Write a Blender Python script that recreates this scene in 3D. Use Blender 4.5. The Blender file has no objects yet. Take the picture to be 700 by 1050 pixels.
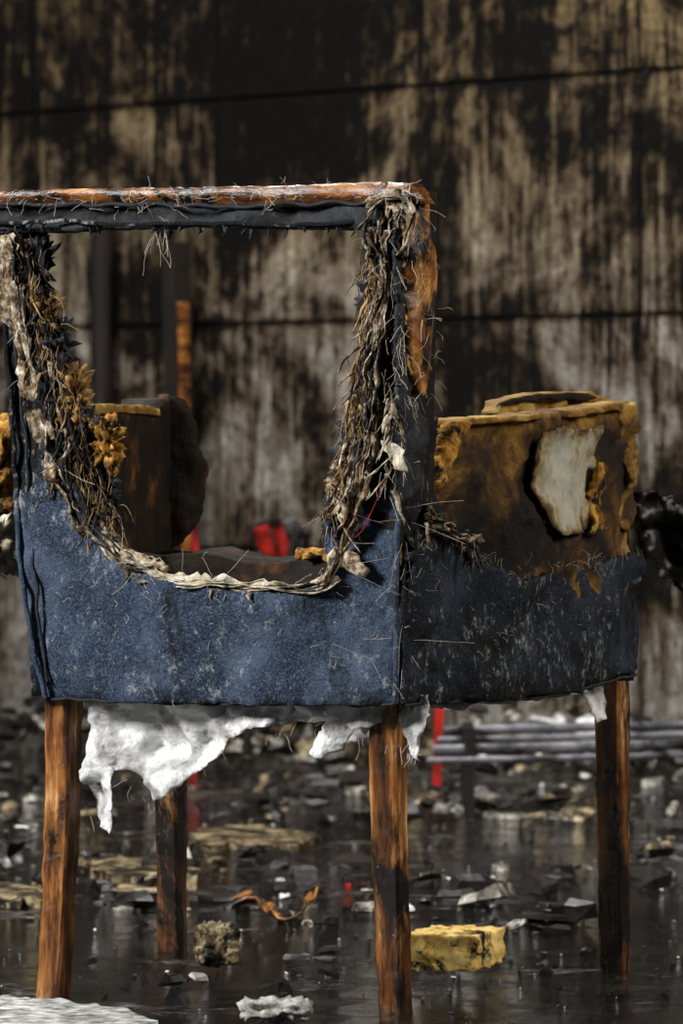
import bpy, bmesh, math, random
from mathutils import Vector, Matrix, noise, geometry
random.seed(7)
V=Vector
scene=bpy.context.scene
try:
    scene.view_settings.view_transform='Standard'
    scene.view_settings.look='None'
except Exception: pass
CAM=V((0,-5,0.6))
def ray(px,py): return V(((px-350)/5000,1,-(py-445)/5000))
class Pl:
    def __init__(s,p,n): s.p=V(p); s.n=V(n).normalized()
    def off(s,d): return Pl(s.p+s.n*d,s.n)
    def hit(s,px,py):
        d=ray(px,py); t=(s.p-CAM).dot(s.n)/d.dot(s.n); return CAM+d*t
def F(px,py,z=0):
    d=ray(px,py); t=(z-CAM.z)/d.z; return CAM+d*t
# ---------- materials
def newmat(name):
    m=bpy.data.materials.new(name); m.use_nodes=True
    nt=m.node_tree; b=nt.nodes['Principled BSDF']
    return m,nt,b
class G:
    def __init__(s,nt):
        s.nt=nt; s.tc=nt.nodes.new('ShaderNodeTexCoord').outputs['Object']
    def L(s,a,b): s.nt.links.new(a,b)
    def noise(s,scale=5,detail=6,rough=.6,vec=(1,1,1),dist=0,loc=(0,0,0)):
        mp=s.nt.nodes.new('ShaderNodeMapping'); mp.inputs['Scale'].default_value=vec; mp.inputs['Location'].default_value=loc
        s.L(s.tc,mp.inputs['Vector'])
        n=s.nt.nodes.new('ShaderNodeTexNoise'); n.inputs['Scale'].default_value=scale
        n.inputs['Detail'].default_value=detail; n.inputs['Roughness'].default_value=rough; n.inputs['Distortion'].default_value=dist
        s.L(mp.outputs[0],n.inputs['Vector']); return n.outputs['Fac']
    def ramp(s,fac,stops):
        r=s.nt.nodes.new('ShaderNodeValToRGB'); e=r.color_ramp.elements
        while len(e)<len(stops): e.new(0.5)
        for i,(p,c) in enumerate(stops):
            e[i].position=p
            if not hasattr(c,'__len__'): c=(c,c,c)
            e[i].color=(*c,1)
        s.L(fac,r.inputs[0]); return r.outputs[0]
    def mix(s,f,a,b,mode='MIX'):
        m=s.nt.nodes.new('ShaderNodeMix'); m.data_type='RGBA'; m.blend_type=mode
        for sock,val in ((m.inputs[0],f),(m.inputs[6],a),(m.inputs[7],b)):
            if hasattr(val,'links'): s.L(val,sock)
            else:
                sock.default_value = val if not hasattr(val,'__len__') else (*val,1)
        return m.outputs[2]
    def math(s,op,a,b=0.0,clamp=False):
        m=s.nt.nodes.new('ShaderNodeMath'); m.operation=op; m.use_clamp=clamp
        for sock,val in ((m.inputs[0],a),(m.inputs[1],b)):
            if hasattr(val,'links'): s.L(val,sock)
            else: sock.default_value=val
        return m.outputs[0]
    def z(s):
        n=s.nt.nodes.new('ShaderNodeSeparateXYZ'); s.L(s.tc,n.inputs[0]); return n.outputs['Z']
    def attr(s,name):
        n=s.nt.nodes.new('ShaderNodeAttribute'); n.attribute_name=name; return n.outputs['Fac']
    def bump(s,h,b,strength=.5,dist=.01):
        n=s.nt.nodes.new('ShaderNodeBump'); n.inputs['Strength'].default_value=strength; n.inputs['Distance'].default_value=dist
        s.L(h,n.inputs['Height']); s.L(n.outputs[0],b.inputs['Normal'])
def simple(name,stops,scale=20,vec=(1,1,1),rough=.8,bump=.4,dist=.004,soot=None,metal=0,detail=8,spec=.3,sootscale=9,specks=None,sootvec=(1,1,1)):
    m,nt,b=newmat(name); g=G(nt)
    n=g.noise(scale,detail,.65,vec); c=g.ramp(n,stops)
    if soot:
        sn=g.noise(sootscale,8,.7,sootvec,.3,(3,1,7)); f=g.ramp(sn,[(soot[0],0.0),(soot[1],1.0)])
        c=g.mix(f,c,(.006,.005,.004))
    if specks:
        du=g.noise(150,8,.8,(1,1,1),0,(9,9,2)); c=g.mix(g.ramp(du,[(specks,0.0),(specks+.05,.9)]),c,(.5,.48,.44))
    g.L(c,b.inputs['Base Color']); b.inputs['Roughness'].default_value=rough
    b.inputs['Metallic'].default_value=metal
    b.inputs['Specular IOR Level'].default_value=spec
    g.bump(n,b,bump,dist); return m
def denim(name,base,light,soot0,soot1,dust=.62,zt=(.50,.68)):
    m,nt,b=newmat(name); g=G(nt)
    w=g.noise(420,3,.8); c=g.ramp(w,[(.34,tuple(x*.35 for x in base)),(.5,base),(.68,light)])
    big=g.noise(6,9,.70,(1,1,1),.2); c=g.mix(g.ramp(big,[(.45,0.0),(.62,.8)]),c,light)
    st=g.noise(10,10,.8,(1,1,.8),.6,(5,2,1))
    zz=g.math('DIVIDE',g.math('SUBTRACT',g.z(),zt[0]),(zt[1]-zt[0]),True)
    lowz=g.math('DIVIDE',g.math('SUBTRACT',.350,g.z()),.03,True)
    st=g.math('ADD',g.math('ADD',st,g.math('MULTIPLY',zz,.3)),g.math('MULTIPLY',lowz,.10))
    c=g.mix(g.ramp(st,[(soot0,0.0),(soot1,.97)]),c,(.005,.005,.006))
    du=g.noise(110,9,.8,(1,1,.7),0,(9,9,2)); du2=g.noise(9,7,.7,(1,1,1),0,(2,8,2)); d=g.math('ADD',du,g.math('MULTIPLY',du2,.5))
    c=g.mix(g.ramp(d,[(dust+.21,0.0),(dust+.32,.75)]),c,(.34,.36,.38))
    g.L(c,b.inputs['Base Color']); b.inputs['Roughness'].default_value=.8
    b.inputs['Specular IOR Level'].default_value=.2
    h=g.math('ADD',w,g.math('MULTIPLY',g.noise(25,7,.72),5)); g.bump(h,b,.7,.003); return m
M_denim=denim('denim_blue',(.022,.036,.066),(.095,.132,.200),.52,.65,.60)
M_denimd=denim('denim_dark',(.011,.015,.024),(.040,.052,.078),.45,.58,.60,(.46,.58))  # darker copy of the blue denim, with more soot cover
M_black=simple('charred_cloth',[(.3,(.004,.004,.005)),(.6,(.018,.020,.026)),(.8,(.12,.12,.13))],60,rough=.7,bump=.8,specks=.66)
M_wood=simple('varnished_wood',[(.34,(.014,.005,.002)),(.46,(.10,.034,.009)),(.57,(.29,.115,.028)),(.71,(.68,.40,.18))],38,(1.6,1.6,.22),rough=.24,bump=.8,soot=(.48,.58),sootscale=18,sootvec=(1,1,.3),specks=.645,spec=.7)
M_rail=simple('charred_rail_wood',[(.36,(.012,.005,.003)),(.47,(.12,.04,.010)),(.58,(.33,.13,.03)),(.72,(.6,.33,.13))],34,(.4,.4,1.8),rough=.25,bump=.8,soot=(.48,.58),sootscale=14,specks=.66,spec=.5)
M_orange=simple('burnt_leather_orange',[(.34,(.05,.016,.004)),(.48,(.28,.10,.018)),(.64,(.60,.30,.07))],46,(1,1,.8),rough=.35,bump=.8,soot=(.48,.57),sootscale=22,specks=.66,spec=.5)
M_foam=simple('scorched_foam',[(.34,(.14,.055,.008)),(.5,(.44,.21,.03)),(.68,(.76,.48,.12))],60,rough=.95,bump=1,dist=.006,soot=(.48,.59),sootscale=30)
def shellmat(name='burnt_shell',k=0.0):
    m,nt,b=newmat(name); g=G(nt)
    n=g.noise(11,10,.68,(1,1,1),.5); fine=g.noise(60,9,.8); e=g.attr('edge')
    t=g.math('ADD',g.math('MULTIPLY',g.math('SUBTRACT',1.0,e),.20),g.math('MULTIPLY',n,.95))
    t=g.math('ADD',t,g.math('MULTIPLY',g.math('SUBTRACT',fine,.5),.34))
    t=g.math('ADD',t,k)
    c=g.ramp(t,[(.42,(.005,.004,.003)),(.52,(.030,.015,.005)),(.62,(.13,.062,.012)),(.74,(.40,.22,.035)),(.88,(.66,.46,.15))])
    g.L(c,b.inputs['Base Color']); b.inputs['Roughness'].default_value=.5; b.inputs['Specular IOR Level'].default_value=.3; g.bump(g.math('ADD',n,fine),b,1,.006); return m
M_shell=shellmat(k=.01); M_shell2=shellmat('burnt_edge',.08)
def creamm():
    m,nt,b=newmat('scorched_lining'); g=G(nt)
    n=g.noise(18,10,.78,(1,1,.4),.5); fine=g.noise(70,8,.75); e=g.attr('edge')
    t=g.math('ADD',g.math('MULTIPLY',e,.20),g.math('MULTIPLY',n,1.2)); t=g.math('ADD',t,g.math('MULTIPLY',g.math('SUBTRACT',fine,.5),.5))
    c=g.ramp(t,[(.50,(.02,.010,.004)),(.59,(.13,.07,.02)),(.67,(.27,.21,.10)),(.77,(.36,.34,.26)),(.95,(.44,.44,.38))])
    g.L(c,b.inputs['Base Color']); b.inputs['Roughness'].default_value=.8; g.bump(fine,b,.6,.004); return m
M_creame=creamm()
M_brown=simple('burnt_padding',[(.34,(.005,.004,.003)),(.54,(.018,.010,.005)),(.64,(.09,.038,.010)),(.78,(.30,.16,.04))],18,rough=.7,bump=1,dist=.006,soot=(.48,.62),sootscale=22,spec=.15)
M_cream=simple('cream_backing',[(.34,(.06,.045,.03)),(.48,(.36,.3,.2)),(.62,(.74,.7,.58))],40,rough=.9,bump=1,soot=(.52,.63),sootscale=28)
M_rag=simple('dirty_rag',[(.34,(.015,.010,.006)),(.45,(.14,.09,.05)),(.55,(.42,.34,.24)),(.67,(.78,.73,.64))],80,rough=.95,bump=1,soot=(.50,.61),sootscale=34)
M_white=simple('white_lining',[(.28,(.12,.12,.12)),(.42,(.44,.44,.43)),(.55,(.78,.79,.79))],30,rough=.75,bump=1,dist=.008,soot=(.59,.68),sootscale=24)
M_fib=simple('brown_fibre',[(.3,(.03,.014,.005)),(.5,(.24,.13,.04)),(.7,(.52,.34,.15))],50,rough=.9,bump=0)
M_fibp=simple('pale_fibre',[(.3,(.2,.16,.11)),(.6,(.6,.54,.44))],50,rough=.9,bump=0)
M_fibk=simple('black_fibre',[(.3,(.006,.006,.006)),(.7,(.04,.03,.02))],50,rough=.9,bump=0)
M_red=simple('red_paint',[(.3,(.16,.008,.006)),(.6,(.45,.02,.015))],20,rough=.3,bump=.2,soot=(.50,.60))
M_char=simple('charred_timber',[(.3,(.003,.003,.003)),(.6,(.014,.010,.007)),(.78,(.07,.035,.018))],30,(3,3,.3),rough=.7,bump=1,spec=.2)
M_pipe=simple('sooty_metal',[(.3,(.05,.052,.06)),(.6,(.22,.22,.24))],25,rough=.35,bump=.4,metal=.4,soot=(.50,.62),sootscale=8)
M_plast=simple('broken_plaster',[(.34,(.02,.019,.016)),(.48,(.16,.145,.115)),(.62,(.66,.63,.56))],50,rough=.35,bump=1,soot=(.46,.57),sootscale=20)
M_ochre=simple('ochre_board',[(.34,(.018,.013,.007)),(.48,(.12,.088,.042)),(.62,(.46,.37,.22))],46,rough=.35,bump=1,soot=(.45,.54),sootscale=22)
M_coal=simple('charcoal',[(.3,(.004,.0035,.003)),(.6,(.013,.011,.010)),(.8,(.07,.055,.045))],40,rough=.3,bump=1,spec=.5)
M_pebble=simple('white_chips',[(.3,(.3,.3,.3)),(.6,(.8,.8,.8))],30,rough=.4,bump=.4)  # white gravel, also standing in for sparkles on the water

# ---------- mesh helpers
def link(ob,parent=None):
    scene.collection.objects.link(ob)
    if parent is not None:
        ob.parent=parent; ob.matrix_parent_inverse=Matrix.Translation(parent.location).inverted()
    return ob
def empty(name,loc):
    e=bpy.data.objects.new(name,None); e.location=loc; e.empty_display_size=.1; scene.collection.objects.link(e); return e
def from_bm(name,bm,mat,parent=None,smooth=True):
    me=bpy.data.meshes.new(name); bmesh.ops.recalc_face_normals(bm,faces=bm.faces[:]); bm.to_mesh(me); bm.free()
    for m in (mat if isinstance(mat,(list,tuple)) else [mat]): me.materials.append(m)
    if smooth:
        for p in me.polygons: p.use_smooth=True
    ob=bpy.data.objects.new(name,me); return link(ob,parent)
def catmull(pts,closed=False,step=5):
    n=len(pts); out=[]
    rng=n if closed else n-1
    for i in range(rng):
        if closed: p0,p1,p2,p3=pts[(i-1)%n],pts[i],pts[(i+1)%n],pts[(i+2)%n]
        else: p0,p1,p2,p3=pts[max(i-1,0)],pts[i],pts[i+1],pts[min(i+2,n-1)]
        p0,p1,p2,p3=map(V,(p0,p1,p2,p3)); k=max(1,int((p2-p1).length/step))
        for j in range(k):
            t=j/k; out.append(.5*((2*p1)+(p2-p0)*t+(2*p0-5*p1+4*p2-p3)*t*t+(3*p1-p0-3*p2+p3)*t**3))
    if not closed: out.append(V(pts[-1]))
    return out
def lin(pts,closed=True,step=5):
    out=[];n=len(pts)
    for i in range(n if closed else n-1):
        a,b=V(pts[i]),V(pts[(i+1)%n]); k=max(1,int((b-a).length/step))
        for j in range(k): out.append(a.lerp(b,j/k))
    if not closed: out.append(V(pts[-1]))
    return out
def inpoly(x,y,poly):
    c=False;n=len(poly);j=n-1
    for i in range(n):
        xi,yi=poly[i];xj,yj=poly[j]
        if (yi>y)!=(yj>y) and x<(xj-xi)*(y-yi)/(yj-yi)+xi: c=not c
        j=i
    return c
def sheet(name,outline,plane,mat,parent=None,grid=8,jag=0.,smooth=False,bulge=None,wr=0.,wrs=14,ext=None,thick=.003,seed=0,edgepx=30):
    rnd=random.Random(seed)
    o=catmull(outline,True,grid*.7) if smooth else lin(outline,True,grid*.7)
    if jag: o=[p+V((noise.noise(V((p.x*.09,p.y*.09,seed)))*jag*1.6+rnd.uniform(-jag,jag)*.6,noise.noise(V((p.x*.09,p.y*.09,seed+9)))*jag*1.6+rnd.uniform(-jag,jag)*.6)) for p in o]
    poly=[(p.x,p.y) for p in o]; N=len(poly)
    xs=[p[0] for p in poly];ys=[p[1] for p in poly]
    pts=[V(p) for p in poly]
    x=min(xs)+grid/2
    while x<max(xs):
        y=min(ys)+grid/2
        while y<max(ys):
            q=(x+rnd.uniform(-.2,.2)*grid,y+rnd.uniform(-.2,.2)*grid)
            if inpoly(q[0],q[1],poly):
                if all((q[0]-a)**2+(q[1]-b)**2>(grid*.4)**2 for a,b in poly): pts.append(V(q))
            y+=grid
        x+=grid
    res=geometry.delaunay_2d_cdt(pts,[(i,(i+1)%N) for i in range(N)],[],0,1e-4)
    vs,es,fs=res[0],res[1],res[2]
    bm=bmesh.new(); bv=[]; lay=bm.verts.layers.float.new('edge')
    for p in vs:
        w=plane.hit(p.x,p.y); d=0
        if bulge: d+=bulge(p.x,p.y)
        if wr: d+=wr*(noise.fractal(w*wrs+V((seed,0,0)),1,2,4))
        w=w+plane.n*d
        nv=bm.verts.new(w); nv[lay]=min(1,math.sqrt(min((p.x-a)**2+(p.y-b)**2 for a,b in poly))/edgepx); bv.append(nv)
    for f in fs:
        cx=sum(vs[i].x for i in f)/len(f);cy=sum(vs[i].y for i in f)/len(f)
        if inpoly(cx,cy,poly):
            try: bm.faces.new([bv[i] for i in f])
            except ValueError: pass
    bmesh.ops.delete(bm,geom=[v for v in bm.verts if not v.link_faces],context='VERTS')
    if ext is None: ext=-plane.n*thick
    r=bmesh.ops.extrude_face_region(bm,geom=bm.faces[:],use_keep_orig=True)
    for v in r['geom']:
        if isinstance(v,bmesh.types.BMVert): v.co+=V(ext)
    return from_bm(name,bm,mat,parent)
def tubes(name,paths,rad,mat,parent=None,res=1):
    cu=bpy.data.curves.new(name,'CURVE'); cu.dimensions='3D'; cu.bevel_depth=rad; cu.bevel_resolution=res; cu.resolution_u=2; cu.use_fill_caps=True
    for p in paths:
        s=cu.splines.new('POLY'); s.points.add(len(p)-1)
        for i,q in enumerate(p): s.points[i].co=(*q,1); s.points[i].radius=1
    cu.materials.append(mat)
    ob=bpy.data.objects.new(name,cu); return link(ob,parent)
def plpath(pts,plane,step=6,wob=0,seed=0):
    o=catmull(pts,False,step); r=[]
    for i,p in enumerate(o):
        w=plane.hit(p.x,p.y)
        if wob: w=w+V((noise.noise(w*40+V((seed,0,0))),noise.noise(w*40+V((0,seed,0))),noise.noise(w*40+V((0,0,seed)))))*wob
        r.append(w)
    return r
def fibres(name,path,plane,n,length,spread,mat,parent,rad=.0005,seed=1,down=1.1,out=.012,curl=.18,side=.55):
    rnd=random.Random(seed); o=catmull(path,False,3); P=[]
    for i in range(n):
        c=rnd.choice(o); w=plane.hit(c.x+rnd.gauss(0,spread),c.y+rnd.gauss(0,spread))+plane.n*rnd.uniform(-out*.3,out)
        d=V((rnd.gauss(0,side),rnd.gauss(0,side*.7),rnd.gauss(0,.6)-down)).normalized(); L=length*rnd.uniform(.25,1.3); k=6; q=[w.copy()]
        for j in range(k):
            d=(d+V((rnd.gauss(0,curl),rnd.gauss(0,curl),rnd.gauss(0,curl)-down*.15))).normalized(); w=w+d*L/k; q.append(w.copy())
        P.append(q)
    return tubes(name,P,rad,mat,parent,0)
def tatters(name,path,plane,n,length,width,mats,parent,seed,spread=5,down=1.0,out=.012):
    rnd=random.Random(seed); o=catmull(path,False,3); bm=bmesh.new()
    for i in range(n):
        c=rnd.choice(o); w=plane.hit(c.x+rnd.gauss(0,spread),c.y+rnd.gauss(0,spread))+plane.n*rnd.uniform(0,out)
        d=V((rnd.gauss(0,.35),rnd.gauss(0,.2),-down+rnd.gauss(0,.25))).normalized(); L=length*rnd.uniform(.4,1.4); k=7; wd=width*rnd.uniform(.4,1.5)
        a=rnd.uniform(0,6.3); prev=None; mi=rnd.randrange(len(mats))
        for j in range(k+1):
            s=V((math.cos(a),math.sin(a)*.6,rnd.uniform(-.2,.2))); a+=rnd.gauss(0,.35)
            ww=wd*(1-(j/k)**2*.85)*rnd.uniform(.7,1.2)
            row=[bm.verts.new(w-s*ww/2),bm.verts.new(w+plane.n*ww*.25),bm.verts.new(w+s*ww/2)]
            if prev:
                for t in range(2):
                    f=bm.faces.new((prev[t],prev[t+1],row[t+1],row[t])); f.material_index=mi
            prev=row; d=(d+V((rnd.gauss(0,.25),rnd.gauss(0,.2),rnd.gauss(0,.15)-.12))).normalized(); w=w+d*L/k
    ob=from_bm(name,bm,mats,parent); m=ob.modifiers.new('s','SOLIDIFY'); m.thickness=.0008; return ob
def ribbon(name,path,plane,width,mat,parent,seed=0,twist=1.2,layers=1,off=.004,wvar=.5,thick=.0012):
    bm=bmesh.new(); K=7
    for l in range(layers):
        o=catmull(path,False,4); prev=None
        for i,p in enumerate(o):
            w=plane.hit(p.x,p.y)
            t=(plane.hit(*o[min(i+1,len(o)-1)])-plane.hit(*o[max(i-1,0)])).normalized()
            s=plane.n.cross(t).normalized()
            sd=V((seed*3.1+l*7.7,0,0))
            a=twist*noise.noise(w*13+sd)*2
            sv=(s*math.cos(a)+plane.n*math.sin(a)); wd=width*(1+wvar*2*noise.noise(w*30+sd+V((5,5,5)))+wvar*.8*noise.noise(w*110+sd))
            cen=w+plane.n*(off+l*.002+.004*noise.noise(w*25+sd))+s*((l-.5*(layers-1))*width*.5+.004*noise.noise(w*45+sd))
            row=[]
            for k in range(K):
                u=k/(K-1)-.5; fold=.004*math.sin(u*12+noise.noise(w*20+sd)*6)
                e=1+ (.5*noise.noise(w*200+V((k,seed,l))) if k in(0,K-1) else 0)
                row.append(bm.verts.new(cen+sv*wd*u*e+plane.n*fold))
            if prev:
                for k in range(K-1): bm.faces.new((prev[k],prev[k+1],row[k+1],row[k]))
            prev=row
    ob=from_bm(name,bm,mat,parent)
    m=ob.modifiers.new('s','SOLIDIFY'); m.thickness=thick
    return ob
def lump(name,c,size,mat,parent=None,seed=0,amp=.12,rot=0,cuts=10,freq=1.0,boxy=.6):
    bm=bmesh.new(); bmesh.ops.create_cube(bm,size=2); bmesh.ops.subdivide_edges(bm,edges=bm.edges[:],cuts=cuts,use_grid_fill=True)
    R=Matrix.Rotation(rot,3,'Z'); m=max(size)
    for v in bm.verts:
        p=v.co.copy(); s=p.normalized()*1.15; q=p.lerp(s,1-boxy)
        q=V((q.x*size[0],q.y*size[1],q.z*size[2]))
        nn=noise.fractal(q/m*2.2*freq+V((seed*5.3,1,2)),1,2,5); q+=s.normalized()*nn*amp*m
        v.co=R@q
    mz=min(v.co.z for v in bm.verts)
    for v in bm.verts: v.co+=V((c[0],c[1],c[2]-mz))
    return from_bm(name,bm,mat,parent)

# ---------- room
floorM,nt,b=newmat('wet_floor'); g=G(nt)
big=g.noise(2.2,9,.68,(1,1,1),.4); fine=g.noise(38,9,.75); mid=g.noise(8,9,.72,(1,1,1),.3,(4,4,4)); fine_specks=g.noise(130,6,.7)
c=g.ramp(fine,[(.40,(.0014,.0011,.0008)),(.60,(.005,.004,.003)),(.70,(.10,.085,.06))])
silt=g.ramp(fine,[(.40,(.008,.0065,.005)),(.5,(.05,.043,.035)),(.63,(.42,.40,.35))])
sf=g.ramp(g.math('ADD',g.math('MULTIPLY',big,.55),g.math('MULTIPLY',mid,.45)),[(.54,0.0),(.575,1.0)])
c=g.mix(sf,c,silt); c=g.mix(g.ramp(fine_specks,[(.65,0.0),(.69,.8)]),c,(.45,.43,.38)); g.L(c,b.inputs['Base Color'])  # pale specks mixed in from the finest noise
rg=g.ramp(mid,[(.48,.015),(.60,.14)]); rg=g.mix(sf,rg,(.42,.42,.42)); g.L(rg,b.inputs['Roughness'])
b.inputs['Specular IOR Level'].default_value=.42
h=g.math('ADD',g.math('ADD',mid,g.math('MULTIPLY',fine,.7)),g.math('MULTIPLY',fine_specks,.15)); hh=g.mix(g.ramp(mid,[(.47,.06),(.56,1.0)]),(.5,.5,.5),h)
g.bump(hh,b,1.0,.045)
bm=bmesh.new(); vs=[bm.verts.new(p) for p in ((-6,-7,0),(6,-7,0),(6,9,0),(-6,9,0))]; bm.faces.new(vs); from_bm('floor',bm,floorM,smooth=False)

A=V((-.714,5.2,0)); B=V((.62,3.88,0)); wd=(B-A).normalized(); ang=math.atan2(wd.y,wd.x)
wallM,nt,b=newmat('sooty_wall_panels'); g=G(nt)
z=g.z()
st=g.noise(1,9,.78,(22,22,1.0),.0); st2=g.noise(1,10,.8,(80,80,7),0,(3,3,3)); patch=g.noise(2.8,10,.67,(1,1,1.1),.7,(1.7,2,.3)); fn=g.noise(32,10,.8)
hz=g.math('MULTIPLY',z,.62)
hue=g.ramp(hz,[(.2,(.60,.58,.54)),(.46,(.66,.62,.55)),(.60,(.62,.52,.37)),(.85,(.50,.37,.17))])
hue=g.mix(g.ramp(fn,[(.42,.9),(.58,0.0)]),hue,(.08,.055,.030))
f=g.math('ADD',g.math('ADD',g.math('MULTIPLY',st,.60),g.math('MULTIPLY',st2,.58)),g.math('MULTIPLY',patch,.92))
f=g.math('ADD',f,g.math('MULTIPLY',g.math('SUBTRACT',fn,.5),.50))
f=g.math('ADD',f,g.math('MULTIPLY',g.math('SUBTRACT',z,.8),.08))
sx=nt.nodes.new('ShaderNodeSeparateXYZ'); g.L(g.tc,sx.inputs[0])
def joint(sock,off,per,sharp=18.0):
    u=g.math('FRACT',g.math('ADD',g.math('DIVIDE',g.math('SUBTRACT',sock,off),per),20.5)); return g.math('SUBTRACT',1.0,g.math('MULTIPLY',g.math('ABSOLUTE',g.math('SUBTRACT',u,.5)),sharp),True)
jt=g.math('MAXIMUM',joint(sx.outputs['X'],0.0,.555,26),g.math('MULTIPLY',joint(sx.outputs['Z'],.372,.4465,30),.9))
f=g.math('ADD',f,g.math('MULTIPLY',jt,.09))
fs=g.math('SUBTRACT',f,.148)
fb=g.ramp(fs,[(.76,0.0),(.88,1.0)]); c=g.mix(fb,hue,(.12,.080,.042))
ff=g.ramp(fs,[(.83,0.0),(.935,1.0)])
c=g.mix(ff,c,(.0050,.0040,.0030)); g.L(c,b.inputs['Base Color']); b.inputs['Roughness'].default_value=.7
b.inputs['Specular IOR Level'].default_value=.12
g.bump(g.math('ADD',st2,fn),b,1,.02)
JX=V((.5597,3.94,0))
bm=bmesh.new(); W=.555; H=.4465
rr=random.Random(3)
def boxm(bm,x0,x1,y0,y1,z0,z1,mi=0):
    r=bmesh.ops.create_cube(bm,size=1)
    for v in r['verts']: v.co=V(((x0+x1)/2+v.co.x*(x1-x0),(y0+y1)/2+v.co.y*(y1-y0),(z0+z1)/2+v.co.z*(z1-z0)))
    for f in set(f for v in r['verts'] for f in v.link_faces): f.material_index=mi
for i in range(-9,6):
    for j in range(-1,7):
        z1=.372+H*j
        if z1<=0.01: continue
        z0=max(0,z1-H); d=rr.uniform(0,.006)
        boxm(bm,i*W+.006,(i+1)*W-.006,-.02-d,0,z0+.0025,z1-.0025)
boxm(bm,-9*W,6*W,0,.1,0,.372+6*H,1)
wall=from_bm('wall_back',bm,[wallM,M_coal],smooth=False)
bv=wall.modifiers.new('b','BEVEL'); bv.width=.003; bv.segments=2
wall.location=JX; wall.rotation_euler=(0,0,ang)
wn=V((wd.y,-wd.x,0)); wn=wn if wn.y<0 else -wn
def WP(px,py,d=.02): return Pl(JX+wn*d,wn).hit(px,py)

# ---------- chair
cBR=V((.056,-.012,0)); cBL=V((-.315,.165,0)); cFR=V((.3255,.425,0)); cFL=V((-.225,.62,0))
chair=empty('armchair',(0,.3,0))
U=(cBL-cBR).normalized(); nb=V((U.y,-U.x,0)); nb=nb if nb.y<0 else -nb
tilt=(nb*.05+V((0,0,.54))).normalized(); n=U.cross(tilt); n=n if n.y<0 else -n
BACK=Pl(cBR+V((0,0,.32)),n)
VR=(cFR-cBR).normalized(); ns=V((VR.y,-VR.x,0)); ns=ns if ns.y<0 else -ns
SIDE=Pl(cBR+V((0,0,.32)),ns)
VL=(cFL-cBL).normalized()
nl=V((VL.y,-VL.x,0)); nl=nl if nl.x>0 else -nl
LARM=Pl(cBL+V((0,0,.32))+nl*.035,nl)
pr0=BACK.hit(409,560); pr1=BACK.hit(411,200)
npost=(pr1-pr0).cross(VR).normalized(); npost=npost if npost.y<0 else -npost
POST=Pl(pr0,npost)
def cl(x): return max(0,min(1,x))
def pillow(px,py): return .010*math.sin(cl((px-20)/385)*math.pi)+.006*math.sin(cl((py-560)/160)*math.pi)
sheet('back_panel',[(45,716),(120,719),(200,720),(300,722),(404,722),(406,600),(406,480),(405,350),(404,232),(388,235),(392,330),(388,420),(378,480),(360,515),(335,528),(336,560),(350,582),(335,600),(300,607),(230,603),(165,592),(120,565),(85,525),(64,490),(46,420),(32,330),(22,235),(-2,232),(3,300),(8,400),(16,500),(18,560),(28,640),(38,690)],BACK,M_denim,chair,6,1.3,bulge=pillow,wr=.012,wrs=9,thick=.01,seed=2)
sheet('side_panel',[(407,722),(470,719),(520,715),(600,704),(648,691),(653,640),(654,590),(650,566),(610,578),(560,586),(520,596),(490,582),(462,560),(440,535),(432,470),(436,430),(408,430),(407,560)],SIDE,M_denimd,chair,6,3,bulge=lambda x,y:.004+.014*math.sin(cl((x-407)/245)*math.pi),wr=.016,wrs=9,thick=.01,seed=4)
ab=lambda x,y:.014*math.sin(cl((x-436)/215)*math.pi)+.006*math.sin(cl((y-412)/40)*math.pi)
shell=[(463,431),(520,427),(580,421),(646,412),(648,440),(657,460),(652,500),(641,545),(650,575),(640,610),(560,625),(470,610),(440,560),(434,528),(446,485)]
sheet('arm_shell',shell,SIDE.off(-.006),M_shell,chair,6,1.2,bulge=ab,wr=.016,wrs=14,ext=-ns*.05,seed=5,edgepx=34)
sheet('arm_cream_lining',[(540,441),(560,438),(585,440),(607,435),(604,470),(610,490),(606,520),(592,545),(566,550),(546,532),(538,500),(536,470)],SIDE.off(.006),M_creame,chair,5,2.0,bulge=ab,wr=.012,wrs=14,thick=.003,seed=5,edgepx=14)
sheet('arm_foam_edge',[(466,431),(471,433),(464,462),(454,490),(442,526),(432,526),(437,505),(447,470),(458,437)],SIDE.off(.010),M_foam,chair,3,1,wr=.008,wrs=40,thick=.016,seed=71,bulge=ab)
sheet('arm_foam_front',[(628,418),(646,412),(649,440),(657,460),(653,500),(643,545),(630,535),(638,500),(640,470),(632,445)],SIDE.off(-.002),M_shell2,chair,4,2,wr=.018,wrs=26,thick=.014,seed=72,bulge=ab,edgepx=30)
sheet('arm_foam_strip',[(606,474),(616,480),(612,510),(618,540),(600,548),(602,520),(600,495)],SIDE.off(.010),M_foam,chair,4,2,wr=.01,wrs=26,thick=.008,seed=73,bulge=ab)
sheet('arm_top_roll',[(508,424),(516,412),(534,405),(560,402),(604,402),(622,410),(624,420),(600,424),(560,424)],SIDE.off(-.045),M_shell2,chair,4,1,ext=-ns*.02,seed=74,wr=.01,wrs=20,edgepx=30)
sheet('arm_top_roll_crust',[(512,416),(526,408),(560,404),(600,403),(612,407),(600,411),(560,410),(530,413)],SIDE.off(-.038),M_char,chair,3,1,ext=-ns*.004,seed=78,wr=.006,wrs=20)
sheet('arm_top_crust',[(463,430),(520,426),(580,420),(645,411),(645,417),(580,426),(520,431),(465,436)],SIDE.off(.001),M_shell,chair,3,1,wr=.008,wrs=30,ext=-ns*.05,seed=76,bulge=ab)
sheet('arm_inner_padding',[(500,428),(516,420),(535,414),(570,412),(612,412),(640,414),(645,560),(470,570),(470,434)],SIDE.off(-.058),M_brown,chair,8,1,ext=-ns*.015,seed=8)
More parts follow.
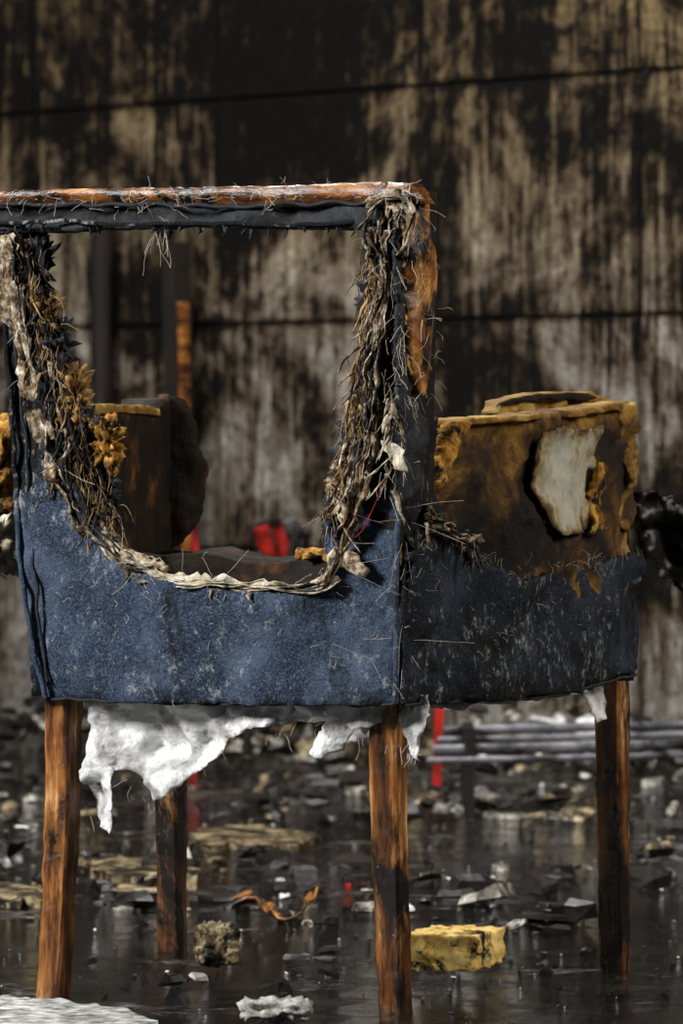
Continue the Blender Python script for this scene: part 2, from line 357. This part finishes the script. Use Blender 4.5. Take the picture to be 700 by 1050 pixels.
for i,(pt,pl) in enumerate([([(405,721),(406,600),(408,480),(405,350),(404,240)],BACK.off(.007)),([(412,721),(413,600),(414,500),(411,430)],SIDE.off(.009)),([(46,715),(37,680),(27,620),(19,560),(17,500),(10,400),(4,300),(0,240)],BACK.off(.006)),([(45,717),(200,721),(404,723)],BACK.off(.003)),([(412,723),(520,716),(600,705),(650,691)],SIDE.off(.006)),([(48,700),(40,640),(34,560),(30,500),(20,400),(12,300)],BACK.off(.005))]):
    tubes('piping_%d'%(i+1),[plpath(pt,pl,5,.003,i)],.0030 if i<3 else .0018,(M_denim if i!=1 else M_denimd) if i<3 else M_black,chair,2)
# back posts and rail
sheet('back_post_right',[(386,230),(412,194),(411,320),(409,430),(409,560),(378,560),(384,430),(392,320)],BACK.off(-.004),M_char,chair,8,.5,ext=VR*.070,seed=9)
sheet('back_post_left',[(-4,230),(22,232),(36,330),(50,420),(66,480),(95,540),(40,560),(18,540),(10,400)],BACK.off(-.010),M_char,chair,8,.5,ext=VL*.06,seed=10)
sheet('top_rail',[(-14,198),(0,196),(100,193),(200,192),(300,190),(395,186),(418,188),(428,196),(432,208),(300,212),(150,211),(-14,210)],BACK.off(.002),M_rail,chair,5,.6,bulge=lambda x,y:.006*math.sin(cl((y-188)/22)*math.pi),ext=VR*.03,seed=11,wr=.004,wrs=20)
sheet('top_rail_cover',[(-14,207),(150,208),(300,209),(412,206),(412,228),(385,234),(300,234),(200,231),(100,235),(30,237),(-14,235)],BACK.off(.004),M_black,chair,5,2,ext=VR*.045,seed=12,wr=.012,wrs=20)
tubes('top_piping',[plpath([(-14,209),(150,210),(300,210),(412,207)],BACK.off(.010),5,.004,3)],.0022,M_black,chair,2)
tubes('top_piping_lower',[plpath([(-14,228),(150,229),(300,230),(405,226)],BACK.off(.010),5,.004,5)],.0022,M_denimd,chair,2)
sheet('post_side_orange',[(417,232),(430,205),(438,225),(443,262),(447,300),(443,340),(438,385),(428,405),(418,380),(414,320),(413,270)],POST.off(.007),M_orange,chair,4,1,thick=.008,wr=.006,wrs=24,seed=13,bulge=lambda x,y:.008*math.sin(cl((x-411)/36)*math.pi),smooth=True)
sheet('post_side_top',[(411,194),(425,192),(434,200),(437,215),(430,228),(418,236),(410,236)],POST.off(.010),M_rag,chair,4,1.5,thick=.004,wr=.008,wrs=30,seed=77)
sheet('post_side_soot',[(407,230),(412,240),(411,290),(413,330),(416,380),(424,405),(438,430),(437,500),(408,520)],POST.off(.008),M_black,chair,4,2,thick=.004,seed=14,wr=.006,wrs=24)
# torn strips
ribbon('torn_strip_left',[(10,242),(20,300),(32,370),(50,430),(68,490),(92,535),(125,570),(165,590)],BACK,.014,M_rag,chair,1,1.6,2,off=.010,wvar=.7)
ribbon('torn_strip_left_wide',[(12,240),(20,290),(30,345),(44,400),(60,450)],BACK,.022,M_rag,chair,21,.5,1,off=.018,wvar=.5)
ribbon('torn_strip_left_inner',[(28,245),(38,310),(52,370),(66,430),(80,480),(100,525),(130,560),(175,588)],BACK,.010,M_rag,chair,2,2.2,1,off=.006,wvar=.8)
ribbon('torn_strip_left_dark',[(22,245),(30,310),(44,370),(58,430),(74,485),(96,530),(128,566)],BACK,.010,M_black,chair,12,2.2,2,off=.012,wvar=.8)
ribbon('torn_strip_bottom',[(105,548),(135,574),(170,590),(215,600),(270,602),(320,600),(345,585),(354,560)],BACK,.010,M_cream,chair,3,1.2,2,off=.010,wvar=.9)
ribbon('torn_strip_bottom_fold',[(190,600),(240,597),(290,601),(335,606),(352,590)],BACK,.006,M_cream,chair,33,2.2,1,off=.016,wvar=.9)
ribbon('torn_strip_right',[(388,232),(392,300),(384,360),(378,420),(368,470),(352,510),(340,530)],BACK,.013,M_rag,chair,4,2.2,2,off=.008,wvar=.8)
ribbon('torn_strip_right_dark',[(396,232),(398,300),(392,360),(386,420),(378,470),(362,515)],BACK,.012,M_black,chair,14,2,2,off=.010,wvar=.8)
ribbon('torn_strip_right_b',[(404,235),(402,300),(396,370),(392,430),(380,480),(366,530),(352,575),(336,596)],BACK,.008,M_rag,chair,5,1.6,1,off=.020,wvar=.8)
ribbon('torn_strip_right_c',[(378,235),(384,290),(374,350),(366,410),(356,460),(344,505)],BACK,.008,M_fib,chair,6,2,1,off=.004)
ribbon('torn_strip_right_d',[(386,440),(382,480),(372,520),(362,550)],BACK,.012,M_rag,chair,36,1.6,2,off=.016,wvar=.9)
ribbon('torn_top_right',[(380,215),(398,205),(418,208),(424,228),(414,262)],BACK.off(.012),.011,M_rag,chair,7,2,2,off=.004,wvar=.9)
ribbon('frayed_cloth_side',[(434,525),(444,540),(462,550),(485,556)],SIDE.off(.020),.018,M_rag,chair,8,1.6,2,wvar=.9)
sheet('hanging_scrap',[(388,452),(402,455),(412,462),(418,485),(405,480),(398,470)],BACK.off(.024),M_cream,chair,4,1.5,seed=15,thick=.001,wr=.01,wrs=30)
sheet('hanging_tail',[(352,560),(368,570),(378,586),(374,592),(362,588),(350,580)],BACK.off(.018),M_rag,chair,4,1.5,seed=16,thick=.001,wr=.01,wrs=30)
PL=[(25,250),(40,320),(60,390),(75,440),(90,490),(110,530)]
PR=[(392,240),(385,300),(378,360),(370,420),(358,480),(345,525)]
ALL=[(20,250),(40,350),(65,450),(100,540),(160,590),(250,602),(330,600),(345,530),(370,440),(385,330),(390,240)]
tatters('tatters_left',PL,BACK,95,.045,.0055,[M_rag,M_black,M_fib,M_brown],chair,81,7)
tatters('tatters_right',PR,BACK,90,.045,.005,[M_rag,M_black,M_rag,M_fib],chair,82,6)
tatters('tatters_rail',[(0,230),(150,231),(300,232),(380,232)],BACK,30,.010,.005,[M_black],chair,83,2)
tatters('tatters_top',[(375,225),(400,210),(425,215)],BACK.off(.012),18,.04,.005,[M_rag,M_rag,M_black],chair,84,5)
tatters('tatters_bottom',[(130,578),(200,600),(280,605),(340,600)],BACK.off(.008),16,.014,.006,[M_cream,M_rag],chair,85,2)
tatters('tatters_side',[(440,540),(465,552),(485,558)],SIDE.off(.018),18,.025,.006,[M_rag,M_black],chair,86,4)
tatters('tatters_corner',[(404,400),(408,450),(400,500)],BACK.off(.014),14,.04,.005,[M_rag,M_cream],chair,87,4)
for k,(nm,pa,nn,ln,sp,mt,rd) in enumerate([('left_brown',PL,460,.026,8,M_fib,.00035),('left_black',PL,360,.028,9,M_fibk,.00045),('left_pale',PL,100,.035,8,M_fibp,.00022),
    ('right_brown',PR,340,.026,6,M_fib,.00035),('right_black',PR,300,.024,6,M_fibk,.00045),('right_pale',PR,130,.035,6,M_fibp,.00022),('edge_pale',ALL,160,.020,5,M_fibp,.00022),('edge_black',ALL,200,.018,5,M_fibk,.0004)]):
    fibres('fibre_'+nm,pa,BACK,nn,ln,sp,mt,chair,rd,seed=20+k,out=.014)
fibres('fibre_stray',ALL,BACK.off(.004),90,.035,6,M_fibp,chair,.0002,50,.1,.012,.22,.9)
fibres('fibre_rail_top',[(0,200),(150,205),(300,200),(420,196)],BACK.off(.008),170,.018,5,M_fibp,chair,.0002,41,.2,.012,.22,.9)
fibres('fibre_post',[(400,200),(415,230),(425,300),(425,360),(415,420)],POST.off(.006),130,.022,7,M_fibp,chair,.00022,42,.5,.02)
fibres('fibre_corner',[(400,260),(408,340),(405,430),(400,500)],BACK.off(.01),110,.03,6,M_fibp,chair,.00022,43,.9,.01)
fibres('fibre_side',[(440,535),(460,548),(480,556),(520,585),(600,575),(650,560)],SIDE.off(.014),90,.018,4,M_fibp,chair,.00022,44,.5,.01)
fibres('lint_back',[(60,600),(150,650),(250,640),(350,680),(380,640)],BACK.off(.018),80,.010,30,M_fibp,chair,.00022,45,.0,.003,.3,.9)
fibres('lint_side',[(430,600),(500,640),(560,600),(620,640)],SIDE.off(.024),60,.012,26,M_fibp,chair,.00022,46,.0,.003,.3,.9)
fibres('cobweb_corner',[(405,520),(420,600),(400,690),(430,700)],SIDE.off(.02),34,.05,12,M_fibp,chair,.00015,48,.0,.01,.05,.9)
fibres('dangling_thread',[(158,240),(166,236),(172,232)],BACK,12,.035,2,M_fibp,chair,.0003,49,2.2,.004)
tubes('red_thread',[plpath([(392,498),(384,520),(370,545),(364,552)],BACK.off(.024),4,.004,2)],.0006,M_red,chair)
def clump(nm,px,py,pl,sx,sz,mat,seed,sy=.014):
    p=pl.hit(px,py); lump(nm,(p.x,p.y,p.z-sz),(sx,sy,sz),mat,chair,seed,.7,0,14,2.2,.2)
for k,(x,y,sx,sz,mt) in enumerate([(58,372,.012,.028,M_black),(74,425,.014,.03,M_fib),(84,465,.016,.03,M_black),(108,468,.012,.022,M_foam),(100,520,.018,.02,M_black),(50,330,.008,.02,M_fib),(372,430,.010,.03,M_fib),(362,470,.010,.03,M_black),(352,508,.012,.018,M_rag),(66,500,.012,.02,M_black),(382,330,.007,.03,M_black),(345,540,.010,.02,M_black),(98,495,.014,.02,M_brown),(40,290,.008,.03,M_black)]):
    clump('stuffing_%d'%(k+1),x,y,BACK.off(-.01),sx,sz,mt,k)
# left arm
sheet('left_arm_inner',[(92,420),(97,415),(130,416),(163,419),(170,409),(184,410),(194,430),(199,466),(198,500),(206,520),(200,540),(180,560),(170,580),(110,590),(95,560)],LARM,M_brown,chair,6,1,wr=.004,wrs=8,ext=-nl*.05,seed=17,smooth=True)
sheet('left_arm_rim',[(92,420),(97,414),(130,415),(163,418),(166,426),(130,423),(100,424)],LARM.off(.004),M_shell2,chair,4,1,wr=.003,wrs=20,thick=.01,seed=75,edgepx=14)
FRP=Pl(LARM.hit(178,480)+V((0,-.01,0)),(.35,-.94,0))
sheet('left_arm_front_roll',[(166,412),(174,408),(184,409),(192,420),(200,440),(203,466),(212,478),(210,505),(204,530),(192,545),(172,560),(168,500)],FRP,M_brown,chair,5,1.5,wr=.008,wrs=20,thick=.035,seed=18,smooth=True,bulge=lambda x,y:.012*math.sin(cl((x-160)/55)*math.pi))
sheet('left_arm_foam',[(92,425),(103,432),(108,455),(126,470),(120,490),(104,485),(98,500),(92,480)],LARM.off(.006),M_foam,chair,4,2,wr=.006,wrs=20,thick=.008,seed=19)
p=V((-.37,.26,.50)); lump('left_arm_outer_foam',p,(.020,.05,.045),M_foam,chair,31,.5,0,12,1.8,.3)
p=V((-.372,.24,.44)); lump('left_arm_outer_cloth',p,(.014,.05,.03),M_cream,chair,32,.6,0,12,1.8,.3)
def prism(name,pts,z0,z1,mat,sub=8,wr=.004,seed=0):
    bm=bmesh.new(); lo=[bm.verts.new(V((p[0],p[1],z0))) for p in pts]; hi=[bm.verts.new(V((p[0],p[1],z1))) for p in pts]
    n=len(pts); bm.faces.new(lo[::-1]); bm.faces.new(hi)
    for i in range(n): bm.faces.new((lo[i],lo[(i+1)%n],hi[(i+1)%n],hi[i]))
    bmesh.ops.subdivide_edges(bm,edges=bm.edges[:],cuts=sub,use_grid_fill=True)
    for v in bm.verts: v.co+=V((noise.noise(v.co*14+V((seed,0,0))),noise.noise(v.co*14+V((0,seed,0))),noise.noise(v.co*11+V((0,0,seed)))))*wr*2
    return from_bm(name,bm,mat,chair)
def inset(a,b,c,d,k):
    m=(a+b+c+d)/4; return [q+(m-q).normalized()*k for q in (a,b,c,d)]
q=inset(cBR,cFR,cFL,cBL,.025)
prism('seat_base',q,.335,.44,M_black,6,.003,1)
q=inset(cBR,cFR,cFL,cBL,.05)
prism('seat_cushion',q,.435,.464,M_brown,14,.010,2)
e=.012
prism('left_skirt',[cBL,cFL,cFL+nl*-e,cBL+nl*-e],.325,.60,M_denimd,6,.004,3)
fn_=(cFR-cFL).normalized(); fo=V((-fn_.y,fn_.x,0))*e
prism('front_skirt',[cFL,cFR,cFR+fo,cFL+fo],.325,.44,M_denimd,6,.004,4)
p=BACK.hit(314,585)+V((.02,.08,0)); lump('seat_foam_scrap',(p.x,p.y,.464),(.028,.03,.004),M_foam,chair,41,.3)
def leg(name,bot,top,mid,s,rot):
    bm=bmesh.new(); prev=None; K=40; R=Matrix.Rotation(rot,3,'Z')
    for i in range(K+1):
        t=i/K; c=bot*(1-t)**2+mid*2*t*(1-t)+top*t*t; h=s*(.86+.14*t)/2
        row=[]
        for a in [(-1,-.8),(-.8,-1),(.8,-1),(1,-.8),(1,.8),(.8,1),(-.8,1),(-1,.8)]:
            off=R@V((a[0]*h,a[1]*h,0)); nz=noise.fractal((c+off)*40,1,2,3)*.0013
            row.append(bm.verts.new(c+off*(1+nz/h)))
        if prev:
            for k in range(8): bm.faces.new((prev[k],prev[(k+1)%8],row[(k+1)%8],row[k]))
        else: bm.faces.new(row[::-1])
        prev=row
    bm.faces.new(prev); return from_bm(name,bm,M_wood,chair,smooth=False)
def legpx(name,bx,by,tx,s,rot,ztop=.36,curve=0):
    b=F(bx,by); r=(b.y+5)/5; t=V(((tx-350)/1000*r,b.y,ztop)); m=(b+t)/2+V((curve,0,0)); leg(name,b,t,m,s,rot)
a0=math.atan2(-U.y,-U.x)
legpx('leg_1',54,1022,65,.0325,a0,curve=.008)
legpx('leg_2',406,1038,397,.0325,a0,curve=-.004)
legpx('leg_3',630,994,627,.032,a0-.05)
legpx('leg_4',177,975,172,.032,a0)
sheet('torn_lining',[(86,712),(89,760),(86,800),(88,832),(100,845),(113,854),(114,820),(120,788),(135,790),(150,800),(157,822),(172,818),(188,806),(205,790),(222,778),(238,758),(262,745),(290,742),(335,738),(326,755),(318,772),(335,775),(350,768),(362,745),(372,757),(384,728),(384,712)],BACK.off(-.03),M_white,chair,5,1.8,wr=.030,wrs=18,thick=.0015,seed=51)
sheet('torn_lining_mid',[(330,712),(384,712),(440,712),(442,730),(436,752),(425,780),(415,770),(414,745),(396,740),(370,745),(345,738)],BACK.off(-.045),M_white,chair,5,2,wr=.025,wrs=22,thick=.0015,seed=52)
sheet('torn_lining_side',[(416,716),(520,708),(600,698),(604,712),(560,716),(520,722),(485,722),(470,728),(440,726),(418,730)],SIDE.off(-.01),M_white,chair,5,1.6,wr=.008,wrs=20,thick=.0015,seed=53)
sheet('torn_lining_front',[(598,696),(628,692),(626,712),(618,735),(608,742),(603,720)],SIDE.off(-.02),M_white,chair,5,2,wr=.012,wrs=20,thick=.0015,seed=54)
fibres('fibre_lining',[(90,840),(120,800),(160,820),(240,760),(330,745),(430,770)],BACK.off(-.03),50,.02,4,M_fibp,chair,.00025,47,1,.01)
FP=Pl(SIDE.hit(655,520)+V((0,.02,0)),(0,-1,0))
sheet('charred_rag',[(648,505),(668,503),(690,510),(706,524),(712,548),(704,560),(716,580),(712,604),(700,612),(688,596),(676,590),(668,570),(655,575),(650,545)],FP,M_coal,chair,4,2.5,wr=.05,wrs=16,thick=.004,seed=61)

# ---------- background objects
def beam(name,p0,p1,w,d,mat,seed=0,rot=0,parent=None):
    bm=bmesh.new(); K=24; ax=(p1-p0); t=ax.normalized(); s=V((math.cos(rot),math.sin(rot),0)); s=(s-t*s.dot(t)).normalized(); q=t.cross(s); prev=None
    for i in range(K+1):
        c=p0.lerp(p1,i/K); row=[]
        for a,bb in ((-1,-1),(1,-1),(1,1),(-1,1)):
            p=c+s*a*w/2+q*bb*d/2; p+=s*noise.noise(p*9+V((seed,0,0)))*w*.16; row.append(bm.verts.new(p))
        if prev:
            for k in range(4): bm.faces.new((prev[k],prev[(k+1)%4],row[(k+1)%4],row[k]))
        else: bm.faces.new(row[::-1])
        prev=row
    bm.faces.new(prev); return from_bm(name,bm,mat,parent,smooth=False)
w=WP(190,600,.10); PO=w.copy(); tp=empty('charred_door_post',(w.x,w.y,0))
beam('timber',V((w.x,w.y,0)),V((w.x-.02,w.y,.98)),.040,.04,M_char,1,ang,tp)
w=WP(190,600,.13); beam('batten',V((w.x+.012,w.y,0)),V((w.x-.005,w.y,.86)),.018,.014,M_rail,2,ang,tp)
w=WP(104,600,.08); PO2=w.copy()
tubes('wall_pipe',[[V((w.x,w.y,0)),V((w.x,w.y,.5)),V((w.x,w.y,1.1))]],.022,M_char,None,3)
def RP(px,py,y): r=(y+5)/5; return V(((px-350)/1000*r,y,.6-(py-445)/1000*r))
yy=3.9; rf=empty('collapsed_folding_stool',(-.1,yy,0))
tubes('frame_red',[[RP(267,540,yy),RP(285,600,yy+.02)],[RP(286,535,yy+.2),RP(302,600,yy+.2)]],.015,M_red,rf,3)
tubes('frame_charred',[[RP(285,598,yy+.02),V((RP(330,700,yy).x,yy+.04,.010))],[RP(302,598,yy+.2),V((RP(345,700,yy).x,yy+.24,.010))],[RP(304,545,yy+.05),RP(290,600,yy+.05),V((RP(250,700,yy).x,yy+.06,.010))],[RP(314,550,yy+.25),RP(300,600,yy+.25),V((RP(262,700,yy).x,yy+.26,.010))]],.008,M_char,rf,3)
tubes('seat_bar',[[RP(267,540,yy),RP(284,535,yy+.2)],[RP(304,545,yy+.05),RP(314,550,yy+.25)]],.009,M_char,rf,3)
sheet('seat_sling',[(288,534),(302,530),(314,545),(310,572),(298,560)],Pl((0,yy+.12,0),(0,-1,0)),M_coal,rf,5,1,thick=.01)
w=RP(447,760,3.25); beam('red_post',V((w.x,3.25,0)),V((w.x+.01,3.25,.25)),.014,.014,M_red,4)
w=RP(198,560,3.6); beam('red_post',V((w.x,3.6,0)),V((w.x+.004,3.6,.47)),.014,.014,M_red,5)
rk=empty('pipe_stack',(.5,2.7,0))
for k,(py,yk,rad) in enumerate([(748,2.76,.008),(758,2.72,.006),(768,2.66,.009),(779,2.62,.005)]):
    a=RP(455-k*6,py+1,yk); c2=V((.92,yk+.02,a.z+.008)); tubes('pipe_%d'%(k+1),[[a,a.lerp(c2,.5)+V((0,0,.004)),c2]],rad,M_pipe,rk,3)
for k,x in enumerate((.20,.86)):
    beam('support_%d'%(k+1),V((x,2.70,0)),V((x,2.70,.14)),.016,.16,M_char,k,0,rk)
def shard(bm,x,y,z,s,rnd,mi,tilt=.15,th=None):
    k=rnd.randint(5,9); th=th or s*rnd.uniform(.08,.35)
    R=Matrix.Rotation(rnd.uniform(0,6.3),3,'Z')@Matrix.Rotation(rnd.gauss(0,tilt),3,'X')
    asp=rnd.uniform(.3,1); pts=[]
    for i in range(k):
        a=2*math.pi*(i+rnd.uniform(-.4,.4))/k; rr_=s*rnd.uniform(.45,1); pts.append(V((math.cos(a)*rr_,math.sin(a)*rr_*asp,0)))
    P=[R@q for q in pts]+[R@(q*rnd.uniform(.7,.97)+V((0,0,th*rnd.uniform(.6,1.4)))) for q in pts]
    top=R@V((0,0,th*rnd.uniform(.7,1.7)))
    mz=min(p.z for p in P); P=[bm.verts.new(p+V((x,y,z-mz))) for p in P]; T=bm.verts.new(top+V((x,y,z-mz)))
    fs=[bm.faces.new(P[:k][::-1])]+[bm.faces.new((P[k+i],P[k+(i+1)%k],T)) for i in range(k)]+[bm.faces.new((P[i],P[(i+1)%k],P[k+(i+1)%k],P[k+i])) for i in range(k)]
    for f in fs: f.material_index=mi
rnd=random.Random(5); bm=bmesh.new(); hm=[M_coal,M_coal,M_plast,M_ochre,M_coal,M_char,M_white]
for i in range(900):
    s=rnd.uniform(-4,1.6); d=rnd.uniform(.12,.50)
    wp=JX+wd*s+wn*d
    if (wp-V((PO.x,PO.y,0))).length<.13 or (wp-V((PO2.x,PO2.y,0))).length<.1: continue
    mi=rnd.choice((2,2,6,3,0)) if -.62<s<.1 and rnd.random()<.7 else rnd.randrange(6)
    shard(bm,s,-d,rnd.uniform(0,.10)*(1-(d-.12)/.38),rnd.uniform(.25,1)*.055,rnd,mi,.7)
hp=from_bm('rubble_heap',bm,hm,smooth=False); hp.location=JX; hp.rotation_euler=(0,0,ang)
mats=[M_coal,M_plast,M_ochre,M_char,M_pebble,M_red]
bm=bmesh.new()
KEEP=[F(468,1000)+V((0,.05,0)),F(222,994)+V((0,.02,0)),F(283,1050),V((-.305,.17,0)),V((.053,0,0)),V((.303,.405,0)),V((-.196,.6,0))]
def scatter(n,wts,s0,s1,y0,y1,seed,tilt,xr,flat=None,pw=2.5,x0=None,cl_=-.12):
    rnd=random.Random(seed)
    for i in range(n):
        y=rnd.uniform(y0,y1); x=rnd.uniform(-xr if x0 is None else x0,xr); s=s0+(s1-s0)*rnd.random()**pw
        if (V((x,y,0))-JX).dot(wn)<.56 : continue
        if s>.012 and noise.noise(V((x*2.2,y*1.6,3)))<cl_: continue
        if any((V((x,y,0))-k).length<s+.06 for k in KEEP) : continue
        shard(bm,x,y,0,s,rnd,rnd.choices(range(6),wts)[0],tilt,flat)
scatter(2300,[8,3,2.6,5,.4,0],.005,.055,.9,4.9,11,.3,1.4,pw=2.6)
scatter(130,[7,2,2.2,3,.6,0],.005,.03,.2,.9,14,.2,1.0,pw=2)
scatter(110,[3,1.6,2.6,3,0,0],.04,.12,1.0,4.0,12,.08,1.3,.006)
scatter(1900,[6,2,1,1,1.2,0],.0012,.006,-.35,3.2,13,.3,.9,pw=3)
scatter(4,[0,0,0,0,0,1],.006,.012,1.1,1.9,15,.3,.08,x0=-.0)  # red chips standing in for a red reflection on the wet floor
from_bm('floor_debris',bm,mats,smooth=False)
p=F(468,1000); lump('yellow_foam_block',(p.x,p.y+.05,0),(.042,.055,.020),[simple('yellow_foam',[(.3,(.25,.13,.02)),(.48,(.75,.5,.13)),(.65,(.88,.7,.3))],45,rough=.95,bump=1,soot=(.55,.62),sootscale=14)],None,3,.10,-.35,14,2,.85)
p=F(222,994); lump('burnt_foam_chunk',(p.x,p.y+.02,0),(.022,.02,.022),M_ochre,None,5,.3,.3,12,2,.7)
p=F(283,1050); lump('concrete_chunk',(p.x,p.y,0),(.034,.02,.009),[simple('pale_concrete',[(.34,(.12,.12,.11)),(.5,(.3,.3,.28)),(.64,(.55,.55,.52))],60,rough=.8,bump=1)],None,6,.25,.2,12,2)
bm=bmesh.new(); rnd=random.Random(9)
slabs=[([(-60,1030),(10,1026),(70,1030),(130,1040),(165,1052),(150,1090),(-80,1090)],.005,2),([(0,912),(60,920),(60,932),(0,930)],.012,1),([(92,890),(150,893),(205,902),(200,912),(140,912),(90,905)],.016,1),([(195,858),(260,852),(330,862),(300,874),(210,872)],.010,1)]
for pts,h,mi in slabs:
    o=lin(pts,True,8); o=[q+V((rnd.uniform(-3,3),rnd.uniform(-1.2,1.2))) for q in o]
    lo=[bm.verts.new(F(q.x,q.y)) for q in o]; hi=[bm.verts.new(F(q.x,q.y)+V((0,0,h*rnd.uniform(.7,1.2)))) for q in o]; k=len(o)
    fs=[bm.faces.new(lo[::-1]),bm.faces.new(hi)]+[bm.faces.new((lo[i],lo[(i+1)%k],hi[(i+1)%k],hi[i])) for i in range(k)]
    for f in fs: f.material_index=mi
from_bm('broken_boards',bm,[M_plast,M_ochre,simple('pale_gritty_plaster',[(.34,(.08,.08,.08)),(.5,(.36,.36,.35)),(.64,(.7,.7,.69))],60,rough=.8,bump=1,specks=.6,soot=(.56,.66),sootscale=20)],smooth=False)
pa=[F(238,935)+V((0,0,.012)),F(262,935)+V((0,0,.02)),F(285,946)+V((0,0,.012)),F(310,944)+V((0,0,.02)),F(328,930)+V((0,0,.03))]
bm=bmesh.new(); o=catmull([tuple(q) for q in pa],False,.01); prev=None
for i,q in enumerate(o):
    row=[bm.verts.new(V((q.x,q.y-.05+.035*k,max(.003,q.z-.012+.007*abs(k-1.5)*(1+math.sin(i*.6)*.4))))) for k in range(4)]
    if prev:
        for k in range(3): bm.faces.new((prev[k],prev[k+1],row[k+1],row[k]))
    prev=row
ob=from_bm('curled_veneer',bm,M_orange); md=ob.modifiers.new('s','SOLIDIFY'); md.thickness=.002

# ---------- camera & light
cam=bpy.data.cameras.new('camera'); co=bpy.data.objects.new('camera',cam); scene.collection.objects.link(co); scene.camera=co
co.location=CAM; co.rotation_euler=(math.pi/2,0,0)
cam.sensor_fit='VERTICAL'; cam.sensor_height=36; cam.lens=5000/1050*36; cam.shift_y=-80/1050
cam.dof.use_dof=True; cam.dof.focus_distance=5.05; cam.dof.aperture_fstop=11.5
def area(name,loc,target,size,energy,col):
    l=bpy.data.lights.new(name,'AREA'); l.shape='RECTANGLE'; l.size=size[0]; l.size_y=size[1]; l.energy=energy; l.color=col
    o=bpy.data.objects.new(name,l); o.location=loc; o.rotation_euler=(V(target)-V(loc)).to_track_quat('-Z','Y').to_euler(); scene.collection.objects.link(o)
area('window_light',(-3.6,-2.2,2.6),(0,.5,.5),(.9,1.1),410,(1.0,.985,.96))
area('right_area_light',(2.8,-.6,2.2),(0.2,1.0,.3),(.8,1.1),85,(1,.93,.84))  # weaker warm area lamp from the right
area('overhead_fill',(-.6,2.2,3.6),(0,3.0,.2),(1.4,.8),190,(1.0,.98,.95))  # added overhead lamp, lifts the wall and gives the floor highlights
wld=bpy.data.worlds.new('world'); scene.world=wld; wld.use_nodes=True; bg=wld.node_tree.nodes['Background']; bg.inputs[0].default_value=(.8,.82,.86,1); bg.inputs[1].default_value=.04
